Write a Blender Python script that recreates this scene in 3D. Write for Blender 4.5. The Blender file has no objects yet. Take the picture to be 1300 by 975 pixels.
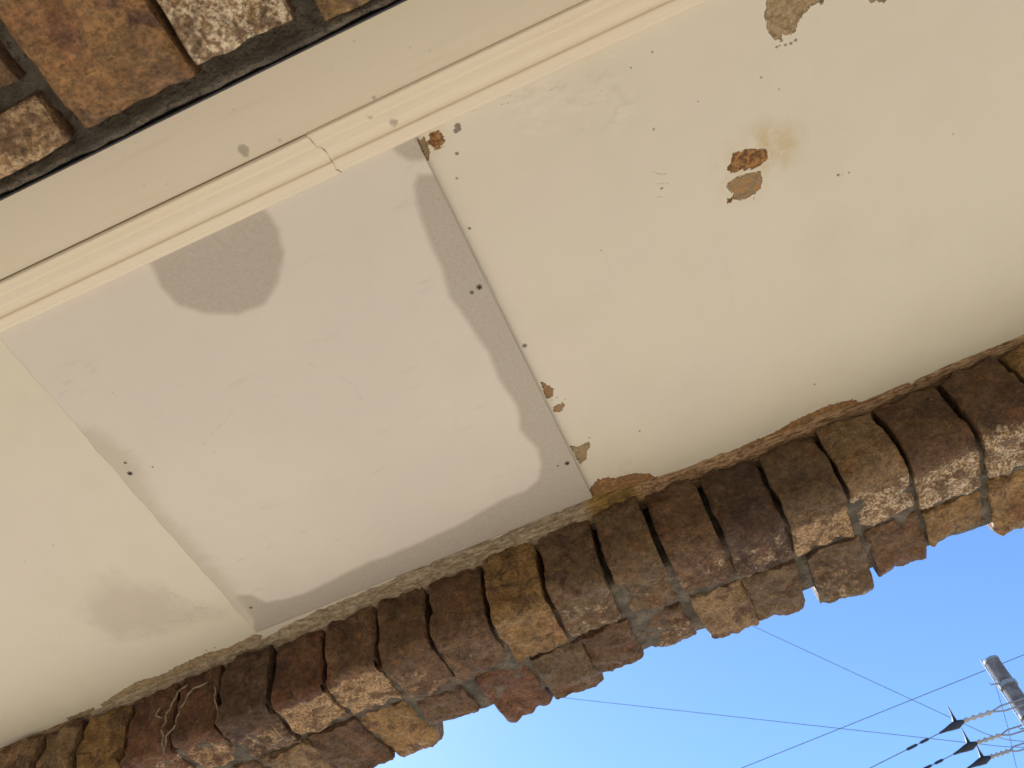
import bpy, math, random
import numpy as np
from mathutils import Matrix, Vector, noise as mn

random.seed(7)
SC = bpy.context.scene
COL = SC.collection

# ------------------------------------------------------------------ camera
EYE = 1.5                       # camera height above the paving
CEIL = 2.5                      # height of the soffit
FPX, CX, CY = 1083.69, 650.0, 487.5
R = np.array([[0.91420126, 0.38587852, -0.12382981],
              [-0.38261254, 0.72111598, -0.57758063],
              [-0.1335803, 0.57540378, 0.8068871]])   # rows: right, down, forward
cam_d = bpy.data.cameras.new('camera')
cam = bpy.data.objects.new('camera', cam_d)
COL.objects.link(cam)
rt, dn, fw = R
m = Matrix.Identity(4)
for i in range(3):
    m[i][0], m[i][1], m[i][2] = rt[i], -dn[i], -fw[i]
m[0][3], m[1][3], m[2][3] = 0, 0, EYE
cam.matrix_world = m
cam_d.sensor_width = 36
cam_d.lens = 36 * FPX / 1300
cam_d.clip_start = 0.02
cam_d.clip_end = 3000
cam_d.dof.use_dof = True
cam_d.dof.focus_distance = 1.25
cam_d.dof.aperture_fstop = 20
SC.camera = cam

# ------------------------------------------------------------------ light
SUN_EL, SUN_AZ = math.radians(38), math.radians(130)   # azimuth in the XY plane from +X
world = bpy.data.worlds.new('World')
SC.world = world
world.use_nodes = True
wn = world.node_tree
sky = wn.nodes.new('ShaderNodeTexSky')
sky.sky_type = 'NISHITA'
sky.sun_disc = False
sky.sun_elevation = SUN_EL
sky.sun_rotation = math.radians(90) - SUN_AZ
sky.air_density = 1.0
sky.dust_density = 0.15
sky.ozone_density = 8.0
bg = wn.nodes['Background']
bg.inputs[1].default_value = 0.13
wn.links.new(sky.outputs[0], bg.inputs[0])
sl = bpy.data.lights.new('sun', 'SUN')
sl.energy = 4.2
sl.angle = math.radians(0.5)
sl.color = (1.0, 0.95, 0.87)
sun = bpy.data.objects.new('sun', sl)
COL.objects.link(sun)
sdir = Vector((math.cos(SUN_EL) * math.cos(SUN_AZ), math.cos(SUN_EL) * math.sin(SUN_AZ), math.sin(SUN_EL)))
sun.rotation_euler = sdir.to_track_quat('Z', 'Y').to_euler()
sun.location = sdir * 30
SC.view_settings.view_transform = 'Standard'
SC.view_settings.look = 'None'
SC.view_settings.gamma = 1
SC.view_settings.use_curve_mapping = False
SC.view_settings.exposure = 0.95
SC.render.resolution_x, SC.render.resolution_y = 1024, 768
SC.cycles.max_bounces = 6
SC.cycles.diffuse_bounces = 3


# ------------------------------------------------------------------ helpers
def at(x, y, z=None, Y=None):
    """survey point: photo measurement -> the real plane height z (above eye) or depth Y"""
    r = R.T @ np.array([(x - CX) / FPX, (y - CY) / FPX, 1.0])
    k = z / r[2] if z is not None else Y / r[1]
    return r * k


def link(name, me, mat=None, parent=None):
    o = bpy.data.objects.new(name, me)
    COL.objects.link(o)
    if mat is not None:
        me.materials.append(mat)
    if parent is not None:
        o.parent = parent
    return o


def mesh(name, V, F, smooth=False):
    me = bpy.data.meshes.new(name)
    me.from_pydata([tuple(v) for v in V], [], F)
    me.update()
    if smooth:
        me.shade_smooth()
    return me


def tag(o, label=None, cat=None, group=None, kind=None):
    if label: o['label'] = label
    if cat: o['category'] = cat
    if group: o['group'] = group
    if kind: o['kind'] = kind
    return o


def thing(name, loc, label, cat, group=None):
    o = bpy.data.objects.new(name, None)
    o.empty_display_size = 0.1
    COL.objects.link(o)
    o.location = loc
    tag(o, label, cat, group)
    return o


def keep(o, parent):
    """parent keeping the world-space mesh coordinates"""
    o.parent = parent
    o.matrix_parent_inverse = Matrix.Translation(parent.location).inverted()
    return o


def box_vf(x0, x1, y0, y1, z0, z1):
    V = [(x0, y0, z0), (x1, y0, z0), (x1, y1, z0), (x0, y1, z0), (x0, y0, z1), (x1, y0, z1), (x1, y1, z1), (x0, y1, z1)]
    F = [(0, 3, 2, 1), (4, 5, 6, 7), (0, 1, 5, 4), (1, 2, 6, 5), (2, 3, 7, 6), (3, 0, 4, 7)]
    return V, F


def box(name, b, mat, parent=None):
    o = link(name, mesh(name, *box_vf(*b)), mat)
    if parent: keep(o, parent)
    return o


def tube(pts, rad, n=8, cap=True):
    V, F = [], []
    P = [Vector(p) for p in pts]
    if not hasattr(rad, '__len__'): rad = [rad] * len(P)
    for i, p in enumerate(P):
        d = (P[min(i + 1, len(P) - 1)] - P[max(i - 1, 0)]).normalized()
        a = d.cross(Vector((0, 0, 1)))
        if a.length < 1e-3: a = d.cross(Vector((1, 0, 0)))
        a.normalize()
        b = d.cross(a)
        for k in range(n):
            t = 2 * math.pi * k / n
            V.append(p + (a * math.cos(t) + b * math.sin(t)) * rad[i])
    for i in range(len(P) - 1):
        for k in range(n):
            F.append((i * n + k, i * n + (k + 1) % n, (i + 1) * n + (k + 1) % n, (i + 1) * n + k))
    if cap:
        F.append(tuple(range(n - 1, -1, -1)))
        F.append(tuple((len(P) - 1) * n + k for k in range(n)))
    return V, F


def join(*vf):
    V, F = [], []
    for v, f in vf:
        o = len(V)
        V += [tuple(a) for a in v]
        F += [tuple(i + o for i in q) for q in f]
    return V, F


def fbm(x, y, z, s, o=3):
    return mn.fractal(Vector((x * s, y * s, z * s)), 1.0, 2.0, o)


def sstep(a, b, x):
    t = min(1, max(0, (x - a) / (b - a)))
    return t * t * (3 - 2 * t)


# ------------------------------------------------------------------ material graph helper
class G:
    def __init__(s, name):
        s.m = bpy.data.materials.new(name)
        s.m.use_nodes = True
        s.t = s.m.node_tree
        s.b = s.t.nodes['Principled BSDF']
        s.co = s.t.nodes.new('ShaderNodeTexCoord').outputs['Object']

    def n(s, typ, **kw):
        nd = s.t.nodes.new(typ)
        for k, v in kw.items(): setattr(nd, k, v)
        return nd

    def set(s, sock, v):
        if hasattr(v, 'links') or isinstance(v, bpy.types.NodeSocket):
            s.t.links.new(v, sock)
        else:
            if sock.type == 'RGBA' and len(v) == 3: v = (*v, 1)
            sock.default_value = v

    def noise(s, scale, detail=4, rough=0.55, co=None, dist=0.0):
        nd = s.n('ShaderNodeTexNoise')
        s.t.links.new(co if co is not None else s.co, nd.inputs['Vector'])
        nd.inputs['Scale'].default_value = scale
        nd.inputs['Detail'].default_value = detail
        nd.inputs['Roughness'].default_value = rough
        nd.inputs['Distortion'].default_value = dist
        return nd.outputs['Fac']

    def voro(s, scale, co=None, feature='F1'):
        nd = s.n('ShaderNodeTexVoronoi', feature=feature)
        s.t.links.new(co if co is not None else s.co, nd.inputs['Vector'])
        nd.inputs['Scale'].default_value = scale
        return nd.outputs['Distance']

    def attr(s, name):
        return s.n('ShaderNodeAttribute', attribute_name=name).outputs['Fac']

    def math(s, op, a, b=0.0, c=0.0):
        nd = s.n('ShaderNodeMath', operation=op)
        s.set(nd.inputs[0], a); s.set(nd.inputs[1], b); s.set(nd.inputs[2], c)
        return nd.outputs[0]

    def ramp(s, v, a, b, lo=0.0, hi=1.0, smooth=True):
        nd = s.n('ShaderNodeMapRange', interpolation_type='SMOOTHSTEP' if smooth else 'LINEAR')
        s.set(nd.inputs['Value'], v)
        nd.inputs['From Min'].default_value = a; nd.inputs['From Max'].default_value = b
        nd.inputs['To Min'].default_value = lo; nd.inputs['To Max'].default_value = hi
        return nd.outputs[0]

    def mix(s, f, a, b, blend='MIX'):
        nd = s.n('ShaderNodeMix', data_type='RGBA', blend_type=blend)
        s.set(nd.inputs[0], f); s.set(nd.inputs[6], a); s.set(nd.inputs[7], b)
        return nd.outputs[2]

    def map(s, loc=(0, 0, 0), scale=(1, 1, 1), rot=(0, 0, 0), co=None):
        nd = s.n('ShaderNodeMapping')
        s.set(nd.inputs['Vector'], co if co is not None else s.co)
        s.set(nd.inputs['Location'], loc)
        nd.inputs['Scale'].default_value = scale
        nd.inputs['Rotation'].default_value = rot
        return nd.outputs[0]

    def bump(s, h, dist=0.001, strength=1.0, prev=None):
        nd = s.n('ShaderNodeBump')
        s.set(nd.inputs['Height'], h)
        nd.inputs['Distance'].default_value = dist
        nd.inputs['Strength'].default_value = strength
        if prev is not None: s.t.links.new(prev, nd.inputs['Normal'])
        return nd.outputs[0]

    def out(s, col, rough=0.5, nrm=None, metal=0.0, spec=None):
        s.set(s.b.inputs['Base Color'], col)
        s.set(s.b.inputs['Roughness'], rough)
        s.b.inputs['Metallic'].default_value = metal
        if spec is not None: s.b.inputs['Specular IOR Level'].default_value = spec
        if nrm is not None: s.t.links.new(nrm, s.b.inputs['Normal'])
        return s.m


def plain(name, col, rough=0.6, metal=0.0, var=0.15, scale=30, bump=0.0005):
    g = G(name)
    nz = g.noise(scale, 5)
    c = g.mix(g.ramp(nz, .3, .7), tuple(v * (1 - var) for v in col), tuple(min(1, v * (1 + var)) for v in col))
    return g.out(c, rough, g.bump(g.noise(scale * 4, 4), bump), metal)


# ------------------------------------------------------------------ materials
PAINT = (0.70, 0.625, 0.465)


def mat_soffit():
    g = G('soffit_paint')
    big = g.noise(2.2, 3, .5)
    mid = g.noise(9, 5, .6)
    base = g.mix(g.ramp(big, .35, .65), PAINT, (0.705, 0.61, 0.475))
    base = g.mix(g.ramp(mid, .42, .75, 0, .34), base, (0.62, 0.55, 0.40))
    # thin grime streaks running across the board
    st = g.noise(1.0, 5, .6, g.map(scale=(60, 7, 1), rot=(0, 0, .1)))
    base = g.mix(g.ramp(st, .6, .8, 0, .10), base, (0.45, 0.40, 0.30))
    spk = g.noise(420, 2, .5)
    base = g.mix(g.ramp(spk, .74, .80, 0, .35), base, (0.30, 0.24, 0.16))
    # rubbed, damp patch of old paint
    sm = g.attr('smear')
    n8 = g.noise(28, 5, .65)
    smk = g.ramp(g.math('ADD', sm, g.math('MULTIPLY', n8, .08)), .055, -.005)
    base = g.mix(g.math('MULTIPLY', smk, .55), base, (0.50, 0.40, 0.30))
    edge = g.math('MULTIPLY', g.attr('grit'), g.ramp(g.noise(40, 3, .6), .40, .62))
    gr = g.ramp(g.noise(330, 3, .6), .5, .62)
    base = g.mix(g.math('MULTIPLY', g.math('MULTIPLY', edge, gr), .55), base, (0.30, 0.22, 0.14))
    # yellow halo of rust
    ha = g.attr('halo')
    hn = g.ramp(g.noise(45, 5, .65), .3, .7)
    base = g.mix(g.math('MULTIPLY', g.math('MULTIPLY', ha, hn), .95), base, (0.52, 0.36, 0.13))
    # flaked-off paint
    pe = g.attr('peel')
    d = g.math('ADD', pe, g.math('MULTIPLY', g.math('SUBTRACT', g.noise(150, 3, .70), .5), .013))
    pm = g.ramp(d, .0006, -.0006)
    rim = g.math('MULTIPLY', g.ramp(d, .0045, .0010), g.math('SUBTRACT', 1.0, pm))
    base = g.mix(g.math('MULTIPLY', rim, .35), base, (0.76, 0.66, 0.48))
    ru = g.attr('rusty')
    pn = g.noise(110, 3, .7)
    pn2 = g.noise(330, 2, .7)
    tan = g.mix(g.ramp(pn, .35, .65), (0.25, 0.165, 0.080), (0.43, 0.31, 0.17))
    tan = g.mix(g.ramp(pn2, .55, .7, 0, .8), tan, (0.42, 0.30, 0.165))
    rus = g.mix(g.ramp(pn, .38, .62), (0.12, 0.045, 0.012), (0.40, 0.20, 0.065))
    rus = g.mix(g.ramp(pn2, .58, .72, 0, .7), rus, (0.36, 0.21, 0.08))
    pc = g.mix(g.ramp(g.math('ADD', ru, g.math('MULTIPLY', g.math('SUBTRACT', pn, .5), 1.4)), .35, .65), tan, rus)
    base = g.mix(pm, base, pc)
    dk = g.math('MULTIPLY', g.ramp(d, -.0022, -.0004), pm)
    base = g.mix(g.math('MULTIPLY', dk, .45), base, (0.10, 0.055, 0.025))
    do = g.attr('dot')
    dm = g.ramp(g.math('ADD', do, g.math('MULTIPLY', g.math('SUBTRACT', g.noise(400, 3), .5), .003)), .0008, -.0008)
    base = g.mix(g.math('MULTIPLY', dm, .8), base, (0.10, 0.07, 0.04))
    bl = g.math('MULTIPLY', g.attr('blister'), g.ramp(g.noise(34, 2, .5, dist=.2), .35, .8))
    pflat = g.ramp(pe, .0012, -.0012)
    fine = g.noise(120, 2, .6)
    h = g.math('SUBTRACT', g.math('MULTIPLY', bl, .0022), g.math('MULTIPLY', pflat, .0012))
    h = g.math('ADD', h, g.math('MULTIPLY', fine, g.ramp(pe, .001, -.001, .00022, .0045)))
    ro = g.mix(pm, (0.42, 0.42, 0.42), (0.9, 0.9, 0.9))
    return g.out(base, ro, g.bump(h, 1.0), spec=.4)


def mat_patch():
    g = G('patch_board')
    big = g.noise(3, 3)
    base = g.mix(g.ramp(big, .35, .65), (0.675, 0.590, 0.485), (0.71, 0.615, 0.50))
    base = g.mix(g.ramp(g.noise(14, 5, .65), .5, .8, 0, .25), base, (0.60, 0.50, 0.41))
    sc = g.noise(1, 5, .6, g.map(scale=(14, 60, 1), rot=(0, 0, .7)))
    base = g.mix(g.ramp(sc, .60, .76, 0, .28), base, (0.47, 0.38, 0.30))
    w = g.attr('wet')
    d = g.math('ADD', w, g.math('MULTIPLY', g.math('SUBTRACT', g.noise(26, 3, .55), .5), .007))
    wm = g.ramp(d, .0055, -.0065)
    grain = g.noise(260, 4, .7)
    wet = g.mix(g.ramp(grain, .3, .7), (0.415, 0.352, 0.280), (0.495, 0.425, 0.335))
    wet = g.mix(g.ramp(g.noise(16, 5, .65), .35, .75, 0, .45), wet, (0.44, 0.37, 0.285))
    base = g.mix(g.math('MULTIPLY', wm, .92), base, wet)
    tide = g.math('MULTIPLY', g.ramp(d, -.010, -.001), wm)
    base = g.mix(g.math('MULTIPLY', tide, .22), base, (0.42, 0.36, 0.26))
    w2 = g.attr('damp')
    d2 = g.math('ADD', w2, g.math('MULTIPLY', g.math('SUBTRACT', g.noise(30, 5, .65), .5), .045))
    base = g.mix(g.ramp(d2, .022, -.016, 0, .70), base, (0.52, 0.445, 0.325))
    do = g.attr('dot')
    base = g.mix(g.ramp(do, .0008, -.0008, 0, .85), base, (0.07, 0.05, 0.035))
    sm = g.attr('scuff')
    base = g.mix(g.math('MULTIPLY', g.ramp(g.math('ADD', sm, g.math('MULTIPLY', g.noise(120, 4, .7), .012)), .008, .001), .28), base, (0.36, 0.30, 0.24))
    h = g.math('ADD', g.math('MULTIPLY', g.noise(240, 4, .6), .00016), g.math('MULTIPLY', g.noise(7, 2), .0010))
    return g.out(base, .62, g.bump(h, 1.0), spec=.3)


def mat_trim(name='trim_paint'):
    g = G(name)
    base = g.mix(g.ramp(g.noise(3, 3), .35, .65), (0.74, 0.625, 0.44), (0.73, 0.60, 0.425))
    st = g.noise(1, 5, .6, g.map(scale=(5, 90, 90)))
    base = g.mix(g.ramp(st, .5, .8, 0, .30), base, (0.60, 0.50, 0.33))
    base = g.mix(g.ramp(g.noise(38, 4, .6), .66, .8, 0, .35), base, (0.52, 0.42, 0.30))
    base = g.mix(g.ramp(g.noise(300, 2), .76, .82, 0, .4), base, (0.28, 0.22, 0.15))
    do = g.attr('dot')
    dm = g.ramp(g.math('ADD', do, g.math('MULTIPLY', g.math('SUBTRACT', g.noise(260, 3), .5), .004)), .0018, -.0018)
    base = g.mix(g.math('MULTIPLY', dm, .62), base, (0.24, 0.18, 0.13))
    h = g.math('ADD', g.math('MULTIPLY', g.noise(120, 3), .00010), g.math('MULTIPLY', g.noise(12, 2), .0006))
    return g.out(base, .34, g.bump(h, 1.0), spec=.5)


def mat_brick():
    g = G('rockface_brick')
    oi = g.n('ShaderNodeObjectInfo')
    off = g.n('ShaderNodeCombineXYZ')
    for i, k in enumerate((13.7, 41.3, 7.9)):
        g.set(off.inputs[i], g.math('MULTIPLY', oi.outputs['Random'], k))
    va = g.n('ShaderNodeVectorMath', operation='ADD')
    g.t.links.new(g.co, va.inputs[0]); g.t.links.new(off.outputs[0], va.inputs[1])
    co = va.outputs[0]
    base = oi.outputs['Color']
    n1 = g.noise(17, 5, .62, co, .4)
    n2 = g.noise(42, 3, .68, co)
    n3 = g.noise(130, 4, .72, co)
    n4 = n3
    dark = g.mix(.70, base, (0.032, 0.016, 0.009))
    lite = g.mix(.60, base, (0.42, 0.265, 0.125))
    c = g.mix(g.ramp(n1, .50, .66, 0, .85), base, dark)
    c = g.mix(g.ramp(n2, .52, .70, 0, .7), c, lite)
    pu = g.noise(26, 5, .65, g.map((3.1, 5.7, 1.3), co=co), .8)
    c = g.mix(g.ramp(pu, .55, .63, 0, .80), c, (0.080, 0.030, 0.020))
    rd = g.noise(21, 4, .6, g.map((9.1, 2.7, 4.3), co=co))
    c = g.mix(g.ramp(rd, .54, .68, 0, .60), c, (0.22, 0.085, 0.028))
    c = g.mix(g.ramp(n3, .52, .68, 0, .65), c, dark)
    c = g.mix(g.ramp(n3, .46, .34, 0, .45), c, lite)
    stri = g.noise(1, 4, .7, g.map(scale=(60, 260, 170), rot=(.3, .2, .6), co=co))
    c = g.mix(g.ramp(stri, .54, .66, 0, .5), c, dark)
    # freshly split, paler faces; lit look of the beam undersides painted in too
    sp = g.attr('spall_lit')
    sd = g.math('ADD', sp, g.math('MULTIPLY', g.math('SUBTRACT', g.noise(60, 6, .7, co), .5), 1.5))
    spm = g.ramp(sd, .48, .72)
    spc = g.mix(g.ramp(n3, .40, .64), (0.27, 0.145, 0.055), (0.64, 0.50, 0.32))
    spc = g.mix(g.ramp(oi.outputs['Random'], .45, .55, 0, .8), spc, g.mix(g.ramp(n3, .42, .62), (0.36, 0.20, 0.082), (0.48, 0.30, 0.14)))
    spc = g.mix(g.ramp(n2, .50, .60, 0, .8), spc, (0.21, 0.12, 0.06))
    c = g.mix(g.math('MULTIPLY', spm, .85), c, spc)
    pit = g.ramp(g.voro(105, co), .20, .06)
    pit = g.math('MULTIPLY', pit, g.ramp(n2, .45, .6))
    c = g.mix(g.math('MULTIPLY', pit, .75), c, (0.03, 0.02, 0.016))
    c = g.mix(g.ramp(n4, .3, .7, 0, .22), c, dark)
    crk = g.n('ShaderNodeTexVoronoi', feature='DISTANCE_TO_EDGE')
    wv = g.n('ShaderNodeVectorMath', operation='ADD')
    g.t.links.new(co, wv.inputs[0])
    nv = g.n('ShaderNodeTexNoise'); g.t.links.new(co, nv.inputs['Vector']); nv.inputs['Scale'].default_value = 40
    ns = g.n('ShaderNodeVectorMath', operation='SCALE'); g.t.links.new(nv.outputs['Color'], ns.inputs[0]); ns.inputs['Scale'].default_value = .06
    g.t.links.new(ns.outputs[0], wv.inputs[1])
    g.t.links.new(wv.outputs[0], crk.inputs['Vector']); crk.inputs['Scale'].default_value = 60
    cm = g.math('MULTIPLY', g.ramp(crk.outputs['Distance'], .035, .005), g.ramp(n1, .56, .66))
    c = g.mix(g.math('MULTIPLY', cm, .7), c, (0.03, 0.018, 0.014))
    gr_ = g.noise(260, 3, .75, co)
    sc = g.n('ShaderNodeVectorMath', operation='SCALE')
    g.set(sc.inputs[0], c); g.set(sc.inputs['Scale'], g.math('MULTIPLY', g.ramp(gr_, .34, .66, .55, 1.45), g.ramp(n2, .3, .7, 1.3, .75)))
    c = sc.outputs[0]
    h = g.math('ADD', g.math('MULTIPLY', n2, .009), g.math('MULTIPLY', n3, .0055))
    h = g.math('ADD', h, g.math('MULTIPLY', stri, .0032))
    ro = g.ramp(n2, .3, .7, .50, .85)
    return g.out(c, ro, g.bump(h, 1.0), spec=.4)


def mat_mortar():
    g = G('mortar')
    c = g.mix(g.ramp(g.noise(40, 5, .6), .35, .65), (0.085, 0.066, 0.044), (0.190, 0.155, 0.108))
    c = g.mix(g.ramp(g.noise(160, 4, .7), .50, .62, 0, .75), c, (0.05, 0.038, 0.026))
    h = g.math('ADD', g.math('MULTIPLY', g.noise(70, 4, .7), .011), g.math('MULTIPLY', g.noise(350, 3), .0012))
    return g.out(c, .9, g.bump(h, 1.0))


def mat_sealant():
    g = G('crumbling_sealant')
    fib = g.noise(1, 6, .7, g.map(scale=(40, 260, 260)))
    n1 = g.noise(34, 5, .65)
    a = g.attr('brown')
    pale = g.mix(g.ramp(fib, .38, .66), (0.25, 0.165, 0.09), (0.55, 0.43, 0.28))
    brn = g.mix(g.ramp(fib, .36, .66), (0.17, 0.075, 0.026), (0.58, 0.37, 0.19))
    moss = g.mix(g.ramp(fib, .36, .66), (0.13, 0.066, 0.012), (0.40, 0.235, 0.055))
    c = g.mix(g.ramp(g.math('ADD', a, g.math('MULTIPLY', g.math('SUBTRACT', n1, .5), 1.3)), .3, .7), pale, brn)
    c = g.mix(g.ramp(g.attr('moss'), .3, .7), c, moss)
    c = g.mix(g.ramp(g.noise(150, 5, .7), .58, .7, 0, .8), c, (0.045, 0.028, 0.018))
    h = g.math('ADD', g.math('MULTIPLY', fib, .004), g.math('MULTIPLY', g.noise(200, 4), .002))
    return g.out(c, .85, g.bump(h, 1.0))


M = dict(
    soffit=mat_soffit(), patch=mat_patch(), trim=mat_trim(), brick=mat_brick(), mortar=mat_mortar(), sealant=mat_sealant(),
    black=plain('shadow_gap_black', (0.018, 0.016, 0.016), .5),
    screw=plain('screw_steel', (0.22, 0.18, 0.13), .55, .15, scale=300),
    recess=plain('screw_recess', (0.02, 0.015, 0.012), .8),
    render=plain('wall_render', (0.66, 0.60, 0.50), .85, scale=20),
    concrete=plain('slab_concrete', (0.35, 0.34, 0.32), .9, scale=12),
    run=plain('mineral_run', (0.30, 0.23, 0.15), .8, var=.35, scale=120, bump=.0015),
    pole=plain('pole_concrete', (0.14, 0.125, 0.118), .85, var=.35, scale=9, bump=.004),
    galv=plain('galvanised_steel', (0.26, 0.26, 0.255), .5, .5),
    wire=plain('weathered_wire', (0.09, 0.09, 0.095), .5),
    sheath=plain('black_polymer', (0.012, 0.014, 0.02), .6),
    porc=plain('insulator_glaze', (0.34, 0.31, 0.26), .3, scale=3),
)


def mat_paving():
    g = G('paving_concrete')
    c = g.mix(g.ramp(g.noise(1.3, 5, .6), .3, .7), (0.50, 0.455, 0.385), (0.56, 0.51, 0.43))
    c = g.mix(g.ramp(g.noise(60, 4), .5, .75, 0, .3), c, (0.40, 0.36, 0.30))
    return g.out(c, .9, g.bump(g.noise(120, 4), .002))


M['paving'] = mat_paving()

# ------------------------------------------------------------------ setting: ground, house wall, slab
gr = link('ground', mesh('ground', [(-600, -600, 0), (600, -600, 0), (600, 600, 0), (-600, 600, 0)], [(0, 1, 2, 3)]), M['paving'])
tag(gr, kind='structure')
hw = link('house_wall', mesh('house_wall', *box_vf(-9, 5, -1.65, -1.45, 0, 2.2)), M['render'])
tag(hw, kind='structure')
sb = link('balcony_slab', mesh('balcony_slab', *box_vf(-9.02, 5.02, -1.66, 1.22, 2.52, 2.72)), M['concrete'])
tag(sb, kind='structure')


# ------------------------------------------------------------------ distance fields for stains
def seg_d(P, a, b):
    ab = b - a
    t = np.clip(((P - a) @ ab) / (ab @ ab + 1e-12), 0, 1)
    return np.linalg.norm(P - a - t[:, None] * ab, axis=1)


def poly_sdf(P, poly):
    poly = np.asarray(poly)
    d = np.full(len(P), 9.0)
    ins = np.zeros(len(P), bool)
    for i in range(len(poly)):
        a, b = poly[i], poly[(i + 1) % len(poly)]
        d = np.minimum(d, seg_d(P, a, b))
        if a[1] != b[1]:
            c = (a[1] > P[:, 1]) != (b[1] > P[:, 1])
            ins ^= c & (P[:, 0] < (b[0] - a[0]) * (P[:, 1] - a[1]) / (b[1] - a[1]) + a[0])
    return np.where(ins, -d, d)


def cxy(pts, z=1.0):
    return np.array([at(x, y, z=z)[:2] for x, y in pts])


def dots_sdf(P, dots, z=1.0):
    d = np.full(len(P), 9.0)
    for x, y, r in dots:
        c = at(x, y, z=z)[:2]
        d = np.minimum(d, np.linalg.norm(P - c, axis=1) - r * .0011)
    return d


def lines_sdf(P, lines, w, z=1.0):
    d = np.full(len(P), 9.0)
    for a, b in lines:
        a, b = cxy([a, b], z)
        d = np.minimum(d, seg_d(P, a, b) - w)
    return d


def grid_mesh(name, xs, ys, z, flip=True):
    nx, ny = len(xs), len(ys)
    X, Y = np.meshgrid(xs, ys)
    V = np.stack([X.ravel(), Y.ravel(), np.full(nx * ny, z)], 1)
    i = np.arange(nx - 1)[None, :] + nx * np.arange(ny - 1)[:, None]
    F = np.stack([i, i + nx, i + nx + 1, i + 1], -1).reshape(-1, 4)     # faces look down
    return V, F


def fast_mesh(name, V, F):
    me = bpy.data.meshes.new(name)
    me.vertices.add(len(V))
    me.vertices.foreach_set('co', np.asarray(V, np.float32).ravel())
    me.loops.add(F.size)
    me.loops.foreach_set('vertex_index', F.ravel().astype(np.int32))
    me.polygons.add(len(F))
    me.polygons.foreach_set('loop_start', np.arange(0, F.size, 4, dtype=np.int32))
    me.update(calc_edges=True)
    me.validate()
    return me


def put(me, name, vals):
    a = me.attributes.new(name, 'FLOAT', 'POINT')
    a.data.foreach_set('value', np.asarray(vals, np.float32))


# measured outlines of the flaked and rusted places
PEEL = [  # outline, rustiness
    ([(930, 194), (941, 192), (952, 189), (961, 190), (966, 189), (973, 189), (975, 198), (972, 205), (959, 214), (941, 216), (929, 220), (923, 215), (924, 211), (929, 206)], .72),
    ([(939, 223), (965, 217), (968, 226), (965, 239), (959, 245), (941, 255), (930, 251), (929, 245), (922, 238), (925, 231)], .45),
    ([(923, 252), (929, 252), (929, 257), (924, 258)], .7),
    ([(974, -4), (971, 18), (973, 31), (975, 39), (984, 51), (993, 52), (994, 45), (1007, 42), (1013, 32), (1015, 24), (1022, 16), (1029, 9), (1037, 3), (1046, 2), (1046, -4)], .2),
    ([(1100, -6), (1128, -6), (1122, 3), (1105, 3)], .1),
    ([(546, 168), (556, 166), (563, 172), (565, 181), (559, 189), (551, 189), (545, 182)], .85),
    ([(530, 176), (538, 174), (545, 190), (546, 203), (541, 203)], .45),
    ([(686, 484), (697, 490), (703, 493), (702, 503), (694, 507)], .5),
    ([(702, 517), (706, 515), (713, 511), (717, 514), (714, 522), (706, 523), (704, 524)], .42),
    ([(724, 566), (733, 567), (741, 564), (748, 560), (749, 565), (745, 573), (745, 581), (739, 586), (738, 592)], .35),
    ([(744, 628), (752, 617), (758, 609), (770, 606), (782, 607), (788, 604), (806, 601), (823, 601), (831, 605), (860, 604), (900, 590), (945, 565), (985, 548), (1008, 534), (1030, 524), (1050, 515), (1082, 507), (1093, 511), (1090, 530), (1000, 590), (900, 640), (800, 690), (740, 700)], .60),
    ([(1120, 503), (1150, 494), (1200, 478), (1202, 500), (1120, 520)], .3),
]
PEEL_L = [
    ([(128, 894), (150, 880), (172, 866), (205, 857), (232, 842), (262, 829), (290, 822), (322, 806), (332, 806), (330, 860), (150, 930)], .15),
    ([(86, 911), (120, 898), (120, 930), (86, 940)], .3),
]
DOTS = [(581, 160, 3.5), (579, 166, 3), (584, 164, 2), (580, 195, 2.2), (580, 226, 1.6), (596, 290, 2.0), (666, 439, 3.2),
        (707, 505, 1.2), (717, 507, 1.2), (828, 66, 1.3), (801, 86, 1.2), (966, 98, 1.3), (989, 113, 1.2), (830, 164, 1.5), (886, 129, 1.0),
        (840, 239, 1.6), (957, 252, 1.2), (1034, 488, 1.6), (812, 547, 1.4), (990, 58, 1.2), (997, 57, 1.6), (1004, 55, 1.8), (1010, 51, 1.8),
        (986, 60, 1.4), (1043, 3, 2.5), (763, 318, 1.2), (1064, 222, 1.8), (1078, 219, 1.4), (1210, 170, 1.2), (748, 556, 1.5), (700, 508, 1.2)]
SCR = [((828, 218), (838, 221)), ((838, 221), (847, 221)), ((833, 233), (850, 233)), ((833, 250), (845, 250)), ((632, 130), (640, 126)),
       ((640, 126), (648, 121)), ((636, 133), (646, 131)), ((697, 115), (703, 113)), ((763, 116), (767, 113)), ((769, 130), (774, 126)), ((1068, 224), (1072, 217))]
DOTS_L = [(68, 692, 1.4), (31, 712, 1.2), (251, 835, 1.6), (262, 826, 2), (267, 829, 1.5), (258, 838, 1.4), (273, 822, 1.8), (246, 840, 1.2), (278, 826, 1.3), (78, 804, 1.2)]


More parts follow.
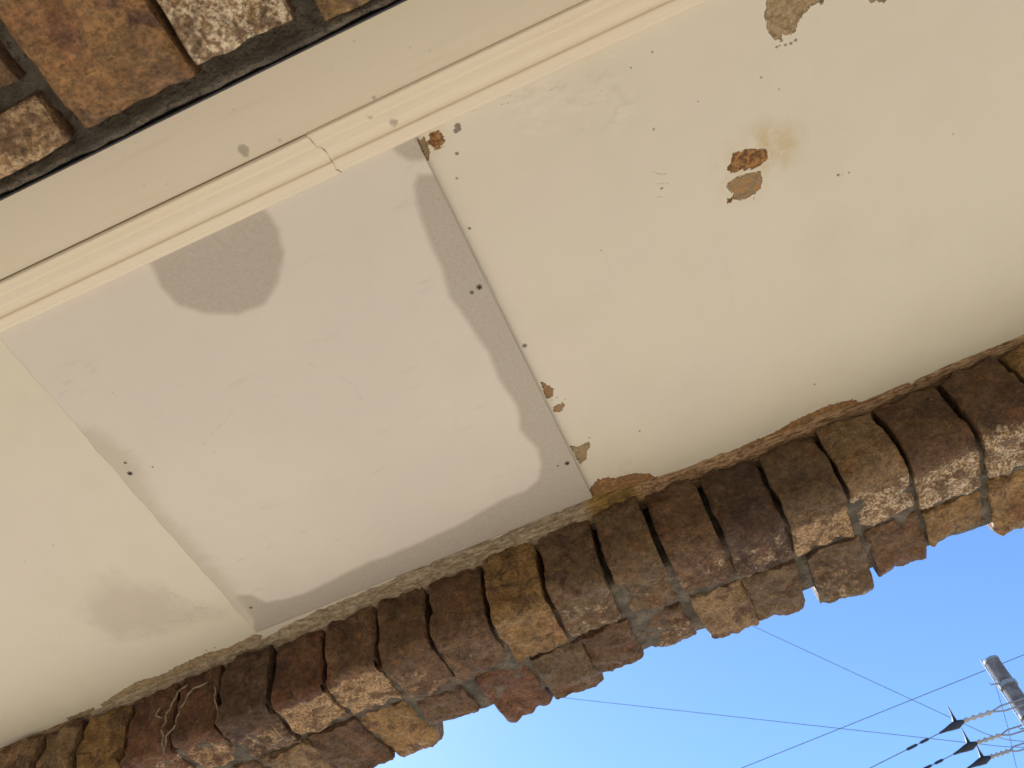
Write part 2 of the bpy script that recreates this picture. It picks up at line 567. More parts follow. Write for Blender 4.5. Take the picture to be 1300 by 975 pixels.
def board(name, xs, ys, right):
    V, F = grid_mesh(name, xs, ys, CEIL)
    P = V[:, :2]
    me = fast_mesh(name, V, F)
    rows = PEEL if right else PEEL_L
    best = np.full(len(P), 9.0); rust = np.zeros(len(P))
    for poly, k in rows:
        d = poly_sdf(P, cxy(poly))
        rust = np.where(d < best, k, rust); best = np.minimum(best, d)
    put(me, 'peel', best); put(me, 'rusty', rust)
    d = dots_sdf(P, DOTS if right else DOTS_L)
    if right: d = np.minimum(d, lines_sdf(P, SCR, .0002))
    put(me, 'dot', d)
    halo = np.zeros(len(P)); blis = np.zeros(len(P)); sm = np.full(len(P), 9.0)
    if right:
        for x, y, r, k in ((980, 188, .052, 1), (948, 210, .060, .5), (553, 178, .022, .6), (733, 575, .03, .3), (795, 606, .05, .5), (1040, 520, .05, .25)):
            halo = np.maximum(halo, k * np.clip(1 - np.linalg.norm(P - at(x, y, z=1)[:2], axis=1) / r, 0, 1))
        for x, y, r in ((700, 120, .075), (745, 118, .075), (660, 128, .05), (775, 130, .05)):
            blis = np.maximum(blis, np.clip(1.4 * (1 - np.linalg.norm(P - at(x, y, z=1)[:2], axis=1) / r), 0, 1))
    else:
        sm = poly_sdf(P, cxy([(118, 742), (140, 715), (165, 735), (200, 735), (240, 762), (285, 772), (296, 776), (255, 790), (205, 808), (150, 818), (118, 806), (95, 770)]))
        blis = np.clip(1 - np.linalg.norm(P - at(210, 790, z=1)[:2], axis=1) / .1, 0, 1) * .6
    gr_ = np.zeros(len(P))
    if not right: gr_ = np.clip(1 - lines_sdf(P, [((215, 752), (250, 772)), ((250, 772), (280, 776)), ((280, 778), (235, 790)), ((235, 790), (195, 806)), ((240, 768), (215, 795))], 0) / .020, 0, 1)
    put(me, 'grit', gr_)
    put(me, 'halo', halo); put(me, 'blister', blis); put(me, 'smear', sm)
    me.materials.append(M['soffit'])
    return me


ceiling = bpy.data.objects.new('ceiling', None)
COL.objects.link(ceiling)
ceiling.location = (0, .65, CEIL)
tag(ceiling, kind='structure')
yr = np.concatenate([[.12, .25], np.arange(.305, 1.06, .0018), [1.08]])
yl = np.concatenate([[.12, .25], np.arange(.305, 1.08, .003), [1.095]])
ob = link('ceiling_board', board('ceiling_board', np.concatenate([[-.45, -.3], np.arange(-.16, .74, .0018), [.85, 1, 1.5, 2, 3, 4]]), yr, True)); keep(ob, ceiling)
ob = link('ceiling_board', board('ceiling_board', np.concatenate([[-9, -6, -4, -3, -2.2, -1.7], np.arange(-1.5, -.66, .003), [-.6, -.451]]), yl, False)); keep(ob, ceiling)

# ------------------------------------------------------------------ repair panel
PZ = .9935
c0, c1, c2, c3 = [at(*p, z=PZ)[:2] for p in ((522, 164), (752.5, 631.5), (325, 806), (-9, 424))]   # top right, low right, low left, top left
# tuck the edge against the moulding under its lip
nu, nv = 330, 360
u = np.linspace(0, 1, nu); v = np.linspace(0, 1, nv)
U, Vv = np.meshgrid(u, v)
Pq = (c3[None, None] * ((1 - U) * (1 - Vv))[..., None] + c0 * (U * (1 - Vv))[..., None] + c2 * ((1 - U) * Vv)[..., None] + c1 * (U * Vv)[..., None])
rag = np.array([mn.noise(Vector((3.3, t * 14, 0))) * .0028 + mn.noise(Vector((9.3, t * 60, 0))) * .0010 for t in v])
Pq[:, :8, 0] += rag[:, None] * np.linspace(1, 0, 8)[None]
rg2 = np.array([mn.noise(Vector((1.3, t * 40, 5))) * .0006 for t in v])
Pq[:, -1, 0] += rg2
# flush on the left, standing proud on the right
zz = CEIL - (.0016 + .0058 * U ** .7)
V = np.concatenate([Pq.reshape(-1, 2), zz.reshape(-1, 1)], 1)
i = np.arange(nu - 1)[None, :] + nu * np.arange(nv - 1)[:, None]
F = np.stack([i, i + nu, i + nu + 1, i + 1], -1).reshape(-1, 4)
ring = list(range(nu)) + [nu * r + nu - 1 for r in range(1, nv)] + [nu * (nv - 1) + k for k in range(nu - 2, -1, -1)] + [nu * r for r in range(nv - 2, 0, -1)]
top = V[ring].copy(); top[:, 2] = CEIL + .001 - .0048 * U.reshape(-1)[ring] ** 6
nb = len(V)
V = np.concatenate([V, top])
rr = np.array(ring); k = np.arange(len(ring)); k2 = (k + 1) % len(ring)
F = np.concatenate([F, np.stack([rr[k], rr[k2], nb + k2, nb + k], 1)])
me = fast_mesh('panel_sheet', V, F)
P = V[:, :2]
wet = poly_sdf(P, cxy([(190, 335), (205, 365), (225, 388), (260, 398), (300, 400), (335, 386), (354, 358), (360, 322), (353, 290), (335, 266), (300, 220), (150, 300)], PZ))
wet = np.minimum(wet, poly_sdf(P, cxy([(492, 172), (497, 187), (508, 197), (522, 204), (536, 203), (560, 190), (525, 160)], PZ)))
wet = np.minimum(wet, poly_sdf(P, cxy([(531, 221), (526, 235), (528, 258), (537, 285), (549, 315), (562, 345), (571, 376), (588, 400), (604, 425), (619, 445), (627, 466), (640, 492), (655, 512), (659, 526), (660, 545),
    (671, 559), (683, 570), (687, 590), (683, 609), (670, 622), (640, 634), (610, 650), (580, 668), (540, 686), (500, 703), (465, 716), (430, 733), (395, 752), (368, 762), (338, 767), (318, 758), (300, 760), (322, 790), (320, 830), (800, 660), (640, 390), (555, 222)], PZ)))
put(me, 'wet', wet)
put(me, 'damp', poly_sdf(P, cxy([(95, 545), (130, 556), (150, 572), (172, 590), (180, 620), (200, 650), (240, 690), (280, 735), (320, 780), (300, 800), (200, 690), (90, 560)], PZ)))
put(me, 'dot', np.minimum(dots_sdf(P, [(599, 371, 2.6), (158, 590, 2.2), (193, 595, 1.5), (708, 591, 1.7), (318, 774, 2.6), (142, 500, .9), (35, 482, 1.0), (272, 575, .9), (292, 770, 1.4)], PZ), 9))
put(me, 'scuff', np.minimum(lines_sdf(P, [((392, 462), (402, 466)), ((430, 478), (445, 487)), ((452, 495), (460, 508)), ((300, 715), (318, 708)), ((340, 700), (345, 692)), ((258, 565), (295, 525)), ((640, 445), (652, 440))], .0015, PZ), 9))
panel = thing('repair_panel', (float((c0[0] + c2[0]) / 2), float((c0[1] + c2[1]) / 2), CEIL), 'pale pinkish rectangular repair panel with grey water stains screwed to the soffit', 'panel')
keep(link('sheet', me, M['patch']), panel)


def screw(px, py, r=.0042, rust=False):
    c = at(px, py, z=PZ - .0008)
    x, y, z = c[0], c[1], CEIL - float(.0018 + .0058 * np.interp(c[0], [c3[0], c0[0]], [0, 1]) ** .7) - .0006
    n = 16
    V = [(x + math.cos(2 * math.pi * q / n) * rr_, y + math.sin(2 * math.pi * q / n) * rr_, z + dz) for rr_, dz in ((r, .0030), (r, .0004), (r * .72, 0)) for q in range(n)]
    F = [(q, (q + 1) % n, n + (q + 1) % n, n + q) for q in range(n)] + [(n + q, n + (q + 1) % n, 2 * n + (q + 1) % n, 2 * n + q) for q in range(n)] + [tuple(2 * n + q for q in range(n))]
    o = keep(link('screw', mesh('screw', V, F), M['screw']), panel)
    t = r * .2
    a = random.random() * 1.5
    q = join(box_vf(-r * .62, r * .62, -t, t, -.0004, .0006), box_vf(-t, t, -r * .62, r * .62, -.0005, .0006))
    q = ([(x + p[0] * math.cos(a) - p[1] * math.sin(a), y + p[0] * math.sin(a) + p[1] * math.cos(a), z + p[2]) for p in q[0]], q[1])
    o2 = link('cross_recess', mesh('cross_recess', *q), M['recess'])
    o2.parent = o
    o2.matrix_parent_inverse = Matrix.Identity(4)
    return o


for p in ((608.5, 364.5), (720, 588), (164, 604)):
    screw(*p)

# ------------------------------------------------------------------ cornice: flat board and moulding lengths
BZ = .95
cor = thing('cornice', (0, .2, EYE + BZ), 'glossy cream cornice board with stepped moulding along the soffit edge', 'cornice')
xs = np.concatenate([[-4, -2.5, -1.6], np.arange(-.8, .45, .003), [.8, 1.5, 4]])
ys = np.concatenate([[.02, .10], np.arange(.15, .2551, .003), [.2556]])
V, F = grid_mesh('b', xs, ys, EYE + BZ)
nb = len(V); nx = len(xs)
V2 = V[-nx:].copy(); V2[:, 2] += .03
F = np.concatenate([F, np.stack([np.arange(nx - 1) + nb - nx, np.arange(nx - 1) + nb, np.arange(nx - 1) + nb + 1, np.arange(nx - 1) + nb - nx + 1], 1)])
V = np.concatenate([V, V2])
me = fast_mesh('flat_board', V, F)
put(me, 'dot', dots_sdf(V[:, :2], [(309, 190, 5.5), (312, 197, 2.6), (355, 178, 1.8), (475, 124, 2.2), (449, 51, 1.2), (297, 139, .9), (184, 235, 1.2), (211, 234, 1.1), (142, 188, 1.0), (520, 60, 1.0), (545, 65, .9), (420, 90, .9)], BZ))
me.materials.append(M['trim'])
keep(link('flat_board', me), cor)

# profile in (Y, drop below soffit)
PR = [(.2556, .030), (.2556, .0500), (.2564, .0512), (.2582, .0520), (.2602, .0515), (.2610, .0498), (.2613, .0478), (.2622, .0470), (.2695, .0462), (.2712, .0456), (.2718, .0425), (.2722, .0405), (.2750, .0400), (.2756, .0385),
      (.2790, .0340), (.2835, .0292), (.2885, .0252), (.2935, .0228), (.2985, .0216), (.3020, .0216), (.3030, .0222), (.3038, .0232), (.3052, .0236), (.3070, .0232), (.3150, .0202), (.3165, .0190), (.3170, .0160), (.3222, .0138), (.3236, .0120), (.3238, -.002)]
a0 = at(388, 171, z=.9465); a1 = at(432, 213.5, z=.992)


def joint_x(y):
    t = (y - .2556) / (.3238 - .2556)
    return a0[0] + (a1[0] - a0[0]) * t + mn.noise(Vector((t * 5, 3, 1))) * .004 + mn.noise(Vector((t * 17, 8, 1))) * .0012


def moulding(left):
    n = 260
    V, F = [], []
    np_ = len(PR)
    for k in range(n):
        s = (k / (n - 1))
        for (y, d) in PR:
            jx = joint_x(y) + (-.00025 if left else .00025)
            x = jx + (-(s ** 2) * 3.5 if left else (s ** 2) * 4.0)
            wob = mn.noise(Vector((x * 3, y * 8, 2.2))) * .0007
            V.append((x, y + wob + (.0012 if left else 0), CEIL - d + wob - (.0009 if left else 0) * (1 if d > 0 else 0)))
    for k in range(n - 1):
        for j in range(np_ - 1):
            q = (k * np_ + j, k * np_ + j + 1, (k + 1) * np_ + j + 1, (k + 1) * np_ + j)
            F.append(q if not left else q[::-1])
    F.append(tuple(range(np_)) if left else tuple(range(np_))[::-1])
    me = mesh('moulding', V, F)
    P = np.array(V)
    dd = np.full(len(V), 9.0)
    for px, py, r, z in ((338, 218, 1.6, .975), (472, 125, 2.5, .947), (500, 158, 5, .97), (470, 150, 3, .955)):
        c = at(px, py, z=z)
        dd = np.minimum(dd, np.linalg.norm(P[:, :2] - c[:2], axis=1) - r * .001)
    put(me, 'dot', dd)
    o = keep(link('moulding_length', me, M['trim']), cor)
    return o


moulding(True); moulding(False)
# stained filler behind the open joint
V, F = [], []
for (y, d) in PR[1:]:
    for s in (-.004, .004): V.append((joint_x(y) + s, y - .0012, CEIL - d + .0018))
for k in range(len(PR) - 2): F.append((2 * k, 2 * k + 1, 2 * k + 3, 2 * k + 2))
keep(link('joint_filler', mesh('joint_filler', V, F), plain('joint_dirt', (.42, .33, .235), .9)), cor)

# ------------------------------------------------------------------ bricks
PAL = dict(brown=(0.150, 0.076, 0.030), red=(0.155, 0.062, 0.024), tan=(0.29, 0.175, 0.078), ochre=(0.31, 0.170, 0.052), grey=(0.165, 0.098, 0.043), dark=(0.085, 0.044, 0.022), sand=(0.42, 0.29, 0.155), lint=(0.30, 0.150, 0.050))


def pillow(x0, x1, path, seed, rough=.006, edge=.009, skirt=.035, nu=15, skew=0.0, spall_lit=0.0, spall_lit_from=.5, rag=1.0):
    """rock-faced piece: width x0..x1, profile path [(y, z, ny, nz)] with outward normals; returns V,F,attr"""
    L = [0]
    for a, b in zip(path, path[1:]): L.append(L[-1] + math.hypot(b[0] - a[0], b[1] - a[1]))
    tot = L[-1]; w = x1 - x0
    nv = len(path)
    V, F, A = [], [], []
    rs = random.Random(int(seed * 1000))
    tilt_u, tilt_t = rs.uniform(-.006, .006), rs.uniform(-.005, .005)
    def pt(iu, iv, back=0.0):
        s = iu / (nu - 1)
        y, z, ny, nz = path[iv]
        t = L[iv]
        e0 = mn.noise(Vector((seed * 3.1, t * 22, 0))) * .0045 + mn.noise(Vector((seed * 3.1, t * 80, 4))) * .0016
        e1 = mn.noise(Vector((seed * 5.7, t * 22, 9))) * .0045 + mn.noise(Vector((seed * 5.7, t * 80, 2))) * .0016
        xa = x0 + e0 * rag; xb = x1 + e1 * rag
        x = xa + (xb - xa) * s + skew * (t / tot - .3)
        du = min(s, 1 - s) * w; dt = min(t, tot - t)
        r1 = edge * (.8 + 4.5 * max(0, mn.noise(Vector((seed, x * 38, t * 38))) - .12))
        ins = 0
        for dd in (du, dt):
            q = max(0, 1 - dd / r1)
            ins += r1 * .8 * (1 - math.sqrt(max(0, 1 - q * q)))
        wv = 1.0
        n = fbm(x + seed * 1.7, t + seed, 0, 10, 2) * rough * .45 * wv + (s - .5) * tilt_u + (t / tot - .5) * tilt_t + fbm(x + seed * 1.7, t + seed, 3, 60, 3) * rough * .50 * wv
        f = fbm(x - seed, t * .8, 7, 26, 2)
        n += (round(f * 3.5) / 3.5 * .75 + f * .25) * rough * 1.0 * wv
        dpt = n - ins - back
        # ragged ends along the path
        ye = 0
        if iv in (0, nv - 1):
            ye = mn.noise(Vector((seed * 2.2, s * 4.5, iv))) * .004 + mn.noise(Vector((seed * 2.2, s * 14, iv))) * .0018
            ye *= rag
        ty, tz = -nz, ny
        V.append((x, y + ny * dpt + ty * ye * 0 + (ye if abs(nz) > .7 else 0), z + nz * dpt + (ye if abs(ny) > .7 else 0)))
        frac = t / tot
        A.append(spall_lit * sstep(spall_lit_from - .12, spall_lit_from + .12, frac) if back == 0 else 0)
    for iv in range(nv):
        for iu in range(nu): pt(iu, iv)
    for iv in range(nv - 1):
        for iu in range(nu - 1):
            q = iv * nu + iu
            F.append((q, q + 1, q + nu + 1, q + nu))
    ring = [(k, 0) for k in range(nu)] + [(nu - 1, r) for r in range(1, nv)] + [(k, nv - 1) for k in range(nu - 2, -1, -1)] + [(0, r) for r in range(nv - 2, 0, -1)]
    n = len(ring)
    b = len(V)
    for iu, iv in ring:                       # crisp arris: the sides have vertices of their own
        V.append(V[iv * nu + iu]); A.append(A[iv * nu + iu])
    for iu, iv in ring: pt(iu, iv, skirt)
    for k in range(n):
        k2 = (k + 1) % n
        F.append((b + k, b + n + k, b + n + k2, b + k2))
    return V, F, A


def add_brick(parent, vfa, colour, name='brick', origin=None):
    V, F, A = vfa
    V = np.array(V)
    o0 = V.mean(0)
    me = mesh(name, V - o0, F, True)
    put(me, 'spall_lit', A)
    o = link(name, me, M['brick'], parent)
    o.location = Vector(o0) - parent.location
    j = [random.uniform(.9, 1.12) for _ in range(3)]
    o.color = (colour[0] * j[0], colour[1] * j[0], colour[2] * j[0], 1)
    return o


def L_path(yf, ztop, zbot, yend, r):
    P = []
    n = 15
    for k in range(n): P.append((yf, ztop + (zbot + r - ztop) * k / n, -1, 0))
    for k in range(7):
        a = math.pi / 2 * k / 6
        P.append((yf + r - r * math.cos(a), zbot + r - r * math.sin(a), -math.cos(a), -math.sin(a)))
    for k in range(1, 13): P.append((yf + r + (yend - yf - r) * k / 12, zbot, 0, -1))
    return P


def flat_path(y0, y1, z, n=20):
    return [(y0 + (y1 - y0) * k / (n - 1), z, 0, -1) for k in range(n)]


# ---- the clad edge beam ------------------------------------------------------
JX = [(-1.317, 1.033), (-1.227, 1.031), (-1.138, 1.033), (-1.041, 1.031), (-.939, 1.032), (-.849, 1.028), (-.748, 1.034), (-.647, 1.027),
      (-.549, 1.024), (-.452, 1.021), (-.352, 1.018), (-.252, 1.014), (-.154, 1.012), (-.064, 1.016), (.029, 1.018), (.126, 1.024), (.224, 1.017), (.320, 1.015), (.422, 1.011), (.524, 1.006)]
pre = [(-1.317 - .097 * k, 1.032) for k in range(12, 0, -1)]
post = [(.524 + .099 * k, 1.006) for k in range(1, 16)]
JX = pre + JX + post
ZB = CEIL - .138      # underside of the corner bricks
colours = {}
# colour, strength of pale split and painted-in underside light, from, rounding, proud
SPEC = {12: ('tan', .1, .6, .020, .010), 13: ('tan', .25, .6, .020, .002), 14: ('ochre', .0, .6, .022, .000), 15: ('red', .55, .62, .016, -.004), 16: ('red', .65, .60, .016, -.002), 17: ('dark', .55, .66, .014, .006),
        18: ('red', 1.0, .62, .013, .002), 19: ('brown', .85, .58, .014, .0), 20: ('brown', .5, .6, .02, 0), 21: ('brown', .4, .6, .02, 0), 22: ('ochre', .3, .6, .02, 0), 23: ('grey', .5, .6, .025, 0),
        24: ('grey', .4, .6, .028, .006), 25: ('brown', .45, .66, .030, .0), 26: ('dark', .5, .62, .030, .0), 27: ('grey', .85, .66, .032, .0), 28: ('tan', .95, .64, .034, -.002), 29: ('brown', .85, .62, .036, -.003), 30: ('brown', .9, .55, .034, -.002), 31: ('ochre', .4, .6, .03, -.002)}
beam = thing('edge_beam', (0, 1.1, CEIL - .14), 'rock faced brown brick clad beam edging the soffit against blue sky', 'beam')
names = list(PAL)
for k in range(len(JX) - 1):
    (xa, ya), (xb, yb) = JX[k], JX[k + 1]
    if xa < -2.2 or xb > 1.75: continue
    sp = SPEC.get(k, (random.choice(['brown', 'red', 'tan', 'grey', 'dark']), random.uniform(.2, .7), .6, .025, 0))
    gap = random.uniform(.007, .012)
    yf = (ya + yb) / 2 - sp[4] + random.uniform(-.003, .003) - .006
    ztop = CEIL - .010 - random.uniform(0, .006)
    zb = ZB + random.uniform(-.004, .004)
    yend = 1.124 + random.uniform(-.008, .010)
    add_brick(beam, pillow(xa + gap / 2, xb - gap / 2, L_path(yf, ztop, zb, yend, sp[3]), k * 1.37 + 2, rough=.0085, edge=.0030, spall_lit=sp[1], spall_lit_from=sp[2], nu=25, skew=random.uniform(-.006, .006)), PAL[sp[0]])
    # second course on the underside
    sh = random.uniform(-.006, .016)
    c2n = random.choice(['tan', 'brown', 'ochre', 'red', 'brown', 'grey'])
    if k == 19: c2n = 'ochre'
    if k == 18: c2n = 'brown'
    if k == 17: c2n = 'tan'
    g2 = random.uniform(.006, .011)
    y1 = 1.272 + random.uniform(-.028, .014)
    if k in (19,): y1 = 1.285
    if k in (20, 29): y1 = 1.225
    if k == 21: y1 = 1.285
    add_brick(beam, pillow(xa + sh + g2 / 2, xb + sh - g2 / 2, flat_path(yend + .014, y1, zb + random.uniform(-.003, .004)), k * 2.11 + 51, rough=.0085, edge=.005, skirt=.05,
                           spall_lit=random.choice([0, .15, .3, .5]), spall_lit_from=.2, nu=21, skew=random.uniform(-.008, .008)), PAL[c2n])


def core_strip(name, prof, x0, x1, dx, amp, mat, parent, seed):
    """long rough mortar surface: profile (y,z,ny,nz) extruded along x with relief"""
    n = int((x1 - x0) / dx) + 1
    V, F = [], []
    for k in range(n):
        x = x0 + (x1 - x0) * k / (n - 1)
        for (y, z, ny, nz) in prof:
            d = fbm(x, y + seed, z, 24, 3) * amp + fbm(x, y + seed, z, 70, 2) * amp * .5
            V.append((x, y + ny * d, z + nz * d))
    p = len(prof)
    for k in range(n - 1):
        for j in range(p - 1):
            F.append((k * p + j, (k + 1) * p + j, (k + 1) * p + j + 1, k * p + j + 1))
    return keep(link(name, mesh(name, V, F, True), mat), parent)


# mortar bed: deeply raked between the inner faces, fuller below
prof = [(1.050, CEIL + .01, -1, 0)] + [(1.050, CEIL - .118 + .118 * (1 - k / 8), -1, 0) for k in range(1, 9)] + [(1.054, CEIL - .126, -.7, -.7)] + [(1.060 + .170 * k / 12, ZB + .0085, 0, -1) for k in range(13)] + [(1.238, ZB + .02, .7, -.3), (1.240, ZB + .10, 1, 0), (1.240, CEIL + .05, 1, 0)]
core_strip('mortar_bed', prof, -4, 3, .008, .004, M['mortar'], beam, 3)
# the parapet carried by the beam, out of sight above
box('parapet', (-9.01, 5.01, 1.08, 1.215, 2.725, 3.5), M['concrete'], beam)

# ---- crumbling sealant between soffit and bricks -----------------------------
WID = [(-2.2, .004), (-1.25, .004), (-1.12, .006), (-1.05, .013), (-.96, .017), (-.85, .015), (-.80, .022), (-.72, .034), (-.60, .034), (-.5, .034), (-.35, .034), (-.2, .034), (-.13, .036), (-.08, .024), (0, .020), (.08, .022), (.15, .018), (.22, .016), (.29, .013), (.33, .007), (.45, .007), (.52, .005), (2.2, .005)]
BRN = [(-2.2, .8), (-1.2, .7), (-1.1, .15), (-.6, .1), (-.25, .1), (-.16, .3), (-.05, .75), (.3, .85), (2.2, .9)]
xs_, ws_ = zip(*WID)
bx_, bv_ = zip(*BRN)
V, F, BR, MO = [], [], [], []
n = 900
for k in range(n):
    x = -2.1 + 3.75 * k / (n - 1)
    w = float(np.interp(x, xs_, ws_)) * (1 + .35 * mn.noise(Vector((x * 18, 1, 2))) + .2 * mn.noise(Vector((x * 70, 3, 2))))
    yb = float(np.interp(x, [a for a, b in JX], [b for a, b in JX])) + .022
    yf0 = yb - .034 - .004
    for j in range(9):
        t = j / 8
        y = (yf0 + .012 - w * .8) + (yb - (yf0 + .012 - w * .8)) * t
        z = CEIL + .0005 - (w * .55 + .003) * math.sin(min(1, t * 1.25) * math.pi * .55) * (1 if t > 0 else 0)
        if 0 < j < 8:
            z -= fbm(x, t * .02, 2, 60, 3) * .003 + abs(fbm(x, t * .03, 8, 130, 2)) * .0016
            y += fbm(x, t * .02, 5, 50, 2) * .003
        V.append((x, y, z))
        BR.append(float(np.interp(x, bx_, bv_))); MO.append(max(0, 1 - abs(x + .11) / .085) if t < .8 else 0)
for k in range(n - 1):
    for j in range(8): F.append((k * 9 + j, (k + 1) * 9 + j, (k + 1) * 9 + j + 1, k * 9 + j + 1)[::-1])
me = mesh('sealant_bead', V, F, True)
put(me, 'brown', BR); put(me, 'moss', MO)
keep(link('sealant_bead', me, M['sealant']), beam)

# ---- dried mineral runs hanging on the left hand bricks ----------------------
def run(points, yf, rad, seed):
    pts = []
    for a, b in zip(points, points[1:]):
        for q in range(6):
            t = q / 6
            px, py = a[0] + (b[0] - a[0]) * t, a[1] + (b[1] - a[1]) * t
            px += mn.noise(Vector((px * .09, py * .09, seed))) * 5
            p = at(px, py, Y=yf)
            pts.append((p[0], p[1] + mn.noise(Vector((py * .05, seed, 2))) * .004, p[2] + EYE))
    rr_ = [rad * .6 * (.6 + .8 * abs(mn.noise(Vector((k * .35, seed, 0)))) + .2) * (1 if 0 < k < len(pts) - 1 else .3) for k in range(len(pts))]
    return tube(pts, rr_, 6)


for pts, rad, sd in (([(236, 868), (226, 880), (218, 900), (209, 912), (206, 935), (209, 962)], .0028, 1.1), ([(264, 866), (245, 874), (234, 890), (226, 910), (222, 925), (210, 935), (208, 950)], .0026, 4.2),
                     ([(205, 898), (198, 908), (207, 912)], .0024, 7.7), ([(273, 870), (272, 890), (276, 905)], .0022, 2.4)):
    me = mesh('mineral_run', *run(pts, 1.015, rad, sd), smooth=True)
    keep(link('mineral_run', me, M['run']), beam)

# ---- brick lintel over the opening, close overhead ---------------------------
LZ = EYE + .62
lin = thing('brick_lintel', (0, -.1, LZ), 'weathered brick lintel underside with dark joint, close beside the cornice board', 'lintel')
core = [(-1.44, LZ + .026, 0, -1), (-.3, LZ + .026, 0, -1)] + [(-.28 + .03 * k, LZ + .024, 0, -1) for k in range(13)] + [(.088, LZ + .028, 0, -1), (.100, LZ + .030, 0, -1), (.108, LZ + .026, 0, -1), (.112, LZ + .013, 0, -1), (.1155, LZ + .012, .3, -1), (.1160, LZ + .05, 1, 0), (.1160, LZ + .32, 1, 0)]
core_strip('mortar_bed', core, -2.2, 2.2, .006, .003, M['mortar'], lin, 8)
box('shadow_gap_strip', (-2.2, 2.2, .1175, .1188, LZ + .010, LZ + .05), M['black'], lin)  # thin black strip added to draw the shadow gap before the cornice
box('backing', (-2.19, 2.19, -1.44, .114, LZ + .05, LZ + .33), M['concrete'], lin)
LB = [(-.3015 - .106 * 3, -.3015 - .106 * 2 - .012), (-.3015 - .106 * 2, -.3015 - .106 - .012), (-.3015 - .106, -.3025), (-.2885, -.197), (-.1905, -.117), (-.0985, -.004)]
a = .008
while a < 1.3:
    LB.append((a, a + .094)); a += .106
a = -.3015 - .106 * 3 - .012
while a > -1.3:
    LB.append((a - .094, a)); a -= .106
LC = {2: ('brown', .75), 3: ('lint', .10), 4: ('sand', .85), 5: ('ochre', .0)}
for k, (xa, xb) in enumerate(LB):
    cn, sp = LC.get(k, (random.choice(names), random.uniform(0, .6)))
    ye = {2: .104, 3: .1005, 4: .0955, 5: .1085}.get(k, .1 + random.uniform(-.005, .006))
    y0 = {2: .068}.get(k, -.11 + random.uniform(-.01, .01))
    skew = {3: .012, 4: .010, 5: .006, 2: .004}.get(k, 0)
    # the pieces splay a little towards the back
    add_brick(lin, pillow(xa, xb, flat_path(y0, ye, LZ + random.uniform(-.002, .002), 22 if k != 2 else 10), k * 3.3 + 120, rough=.0035, edge=.004, skirt=.035, nu=23, spall_lit=sp, spall_lit_from=-.3, skew=0, rag=.45), PAL[cn])
    add_brick(lin, pillow(xa + .02, xb + .02, flat_path(-.30, (y0 if k != 2 else -.11) - .013, LZ + random.uniform(-.002, .002), 16), k * 3.9 + 220, rough=.0045, edge=.006, skirt=.03, nu=11, spall_lit=.2, spall_lit_from=-.3), PAL[random.choice(names)])
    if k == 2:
        add_brick(lin, pillow(xa, xb - .003, flat_path(-.10, .055, LZ + .003, 16), 341, rough=.0045, edge=.006, skirt=.03, nu=15, spall_lit=.2, spall_lit_from=-.3), PAL['brown'])

# ------------------------------------------------------------------ street beyond: pole and lines
ph = np.array([.219, .878]); ph /= np.linalg.norm(ph)
PD = 17.0
px_, py_ = ph * PD
ptop = EYE + PD * math.tan(math.radians(27.4))
pole = thing('utility_pole', (px_, py_, 0), 'weathered grey utility pole at the right edge behind the wires', 'pole')
prs = [(px_, py_, z) for z in np.linspace(0, ptop, 14)]
keep(link('pole_shaft', mesh('pole_shaft', *tube(prs, list(np.linspace(.19, .135, 14)), 20), smooth=False), M['pole']), pole)
keep(link('pole_cap', mesh('pole_cap', *tube([(px_, py_, ptop), (px_, py_, ptop + .05), (px_, py_, ptop + .08)], [.145, .145, .06], 16)), M['galv']), pole)
for k_, z_ in enumerate(np.arange(2.2, ptop - .3, .45)):
    sg = -1 if k_ % 2 else 1
    keep(link('step_bolt', mesh('step_bolt', *tube([(px_ + sg * .1, py_ - .08, z_), (px_ + sg * .3, py_ - .14, z_), (px_ + sg * .3, py_ - .14, z_ + .04)], .012, 6)), M['galv']), pole)
AZ = EYE + 7.72
ax = px_ + .18
box('crossarm', (ax - .04, ax + .04, py_ - 1.3, py_ + 2.2, AZ - .05, AZ + .05), M['galv'], pole)
for s in (-1, 1):
    keep(link('arm_brace', mesh('arm_brace', *tube([(ax - .07, py_ + s * .9, AZ - .06), (px_ - .1, py_, AZ - .75)], .022, 6)), M['galv']), pole)
for z in (AZ - .02, AZ - .75, ptop - .5):
    keep(link('pole_band', mesh('pole_band', *tube([(px_, py_, z - .04), (px_, py_, z + .04)], .165, 16)), M['galv']), pole)
keep(link('ground_wire', mesh('ground_wire', *tube([(px_ - .17, py_ - .04, ptop + .1), (px_ - .19, py_ - .05, ptop - 1.5), (px_ - .2, py_ - .05, 2)], .012, 6)), M['galv']), pole)

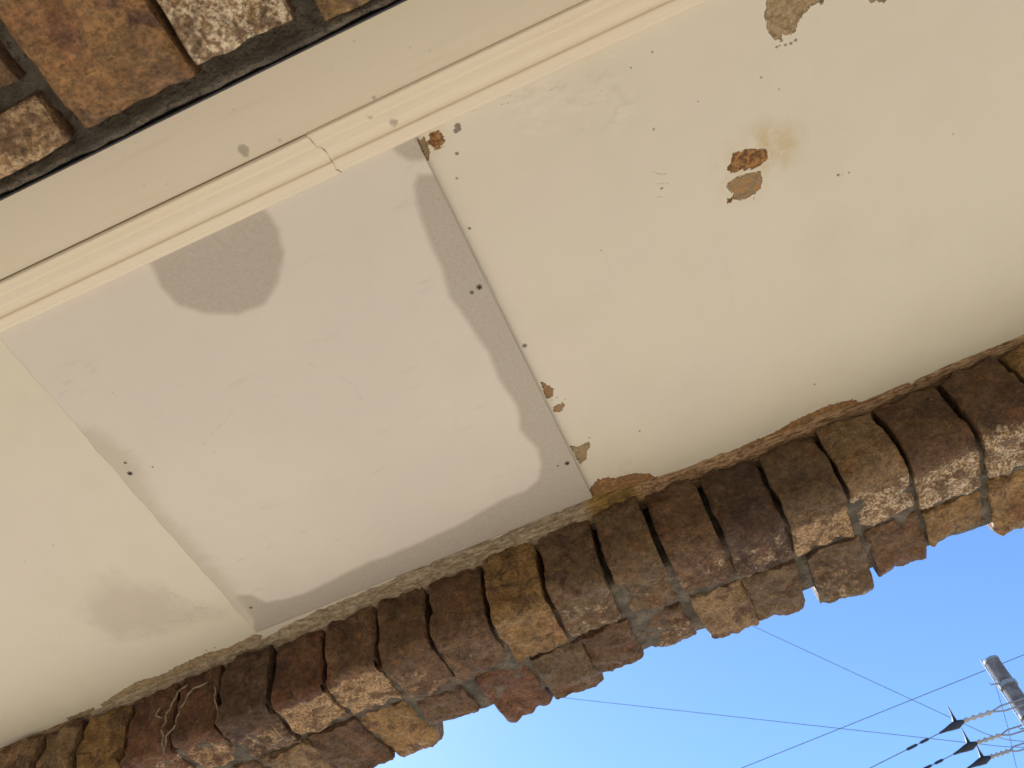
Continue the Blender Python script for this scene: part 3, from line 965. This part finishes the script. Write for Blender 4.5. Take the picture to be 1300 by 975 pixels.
ends = [((1220, 917), (1106, 975)), ((1237, 944.5), (1180, 973)), ((1254, 962.5), (1238, 978))]
for k, (e, far) in enumerate(ends):
    p = at(*e, z=7.7)
    Yw = float(p[1])
    q = at(*far, Y=Yw)
    slope = (p[2] - q[2]) / (p[0] - q[0]) if k < 2 else slope0
    slope0 = slope
    line = thing('power_line', (p[0], p[1], p[2] + EYE), ['uppermost power line with black sleeves, leading to the pole crossarm', 'middle one of the three power lines with black clamp', 'lowest power line with black clamp, in the bottom right corner'][k], 'power line', 'power lines at the pole')
    def on(x, Yw=Yw, p=p, s=slope):
        d = p[0] - x
        return (x, Yw, EYE + p[2] - s * d + .0022 * d * d)
    wx = [p[0] - t for t in np.linspace(0, 34, 40)]
    keep(link('wire', mesh('wire', *tube([on(x) for x in wx], .0075, 6)), M['wire']), line)
    # dead-end clamp with its pointed cover
    c = [on(p[0] - .42), on(p[0] - .30), on(p[0] - .2), on(p[0] - .08), on(p[0] + .05)]
    keep(link('clamp_cover', mesh('clamp_cover', *tube(c, [.015, .032, .055, .075, .03], 10)), M['sheath']), line)
    cc = Vector(on(p[0] - .09))
    keep(link('clamp_fin', mesh('clamp_fin', *tube([cc, cc + Vector((.02, -.02, .16)), cc + Vector((.035, -.03, .34))], [.055, .022, .006], 6)), M['sheath']), line)
    for a, b in ((.62, .80), (.85, 1.06)):
        keep(link('sleeve', mesh('sleeve', *tube([on(p[0] - b), on(p[0] - b + .03), on(p[0] - a - .03), on(p[0] - a)], [.012, .026, .026, .012], 8)), M['sheath']), line)
    # insulator string and yoke to the crossarm
    i0 = Vector(on(p[0] + .05)); i1 = Vector((ax - .05, Yw + .05, AZ))
    pts, rad = [], []
    for q in range(17):
        t = q / 16
        pts.append(i0 + (i1 - i0) * (t * .42)); rad.append(.022 if q % 4 in (0, 3) else .045)
    keep(link('insulator', mesh('insulator', *tube(pts, rad, 10)), M['porc']), line)
    for s in (-.05, .05):
        keep(link('yoke_strap', mesh('yoke_strap', *tube([i0 + (i1 - i0) * .40, i0 + (i1 - i0) * .55 + Vector((0, 0, s)), i1 + Vector((0, 0, s))], .014, 6)), M['galv']), line)

THIN = [('thin service wire in the sky below the beam, far left of the pole', [(1085, 917.5), (948, 972.5)], .007, 16.9),
        ('faint drooping cable, upper of the two behind the clamps', [(1224, 919), (1251, 931.5), (1278, 939), (1310, 942.5)], .008, 22),
        ('faint drooping cable, lower of the two behind the clamps', [(1248, 945), (1275, 948), (1310, 949)], .008, 22.6),
        ('faint steep cable crossing behind the insulators', [(1272, 897), (1280, 925), (1287, 960), (1293, 985)], .008, 24)]
for lab, pts, rad, Yw in THIN:
    P3 = [at(*p, Y=Yw) + [0, 0, EYE] for p in pts]
    d0 = P3[0] - P3[1]; d1 = P3[-1] - P3[-2]
    P3 = [P3[0] + d0 / np.linalg.norm(d0) * (1.0 if 'steep' in lab else 9 if 'service' in lab else 45)] + P3 + [P3[-1] + d1 / np.linalg.norm(d1) * 6]
    o = link('overhead_cable', mesh('overhead_cable', *tube(P3, rad, 6)), M['wire'])
    tag(o, lab, 'cable')
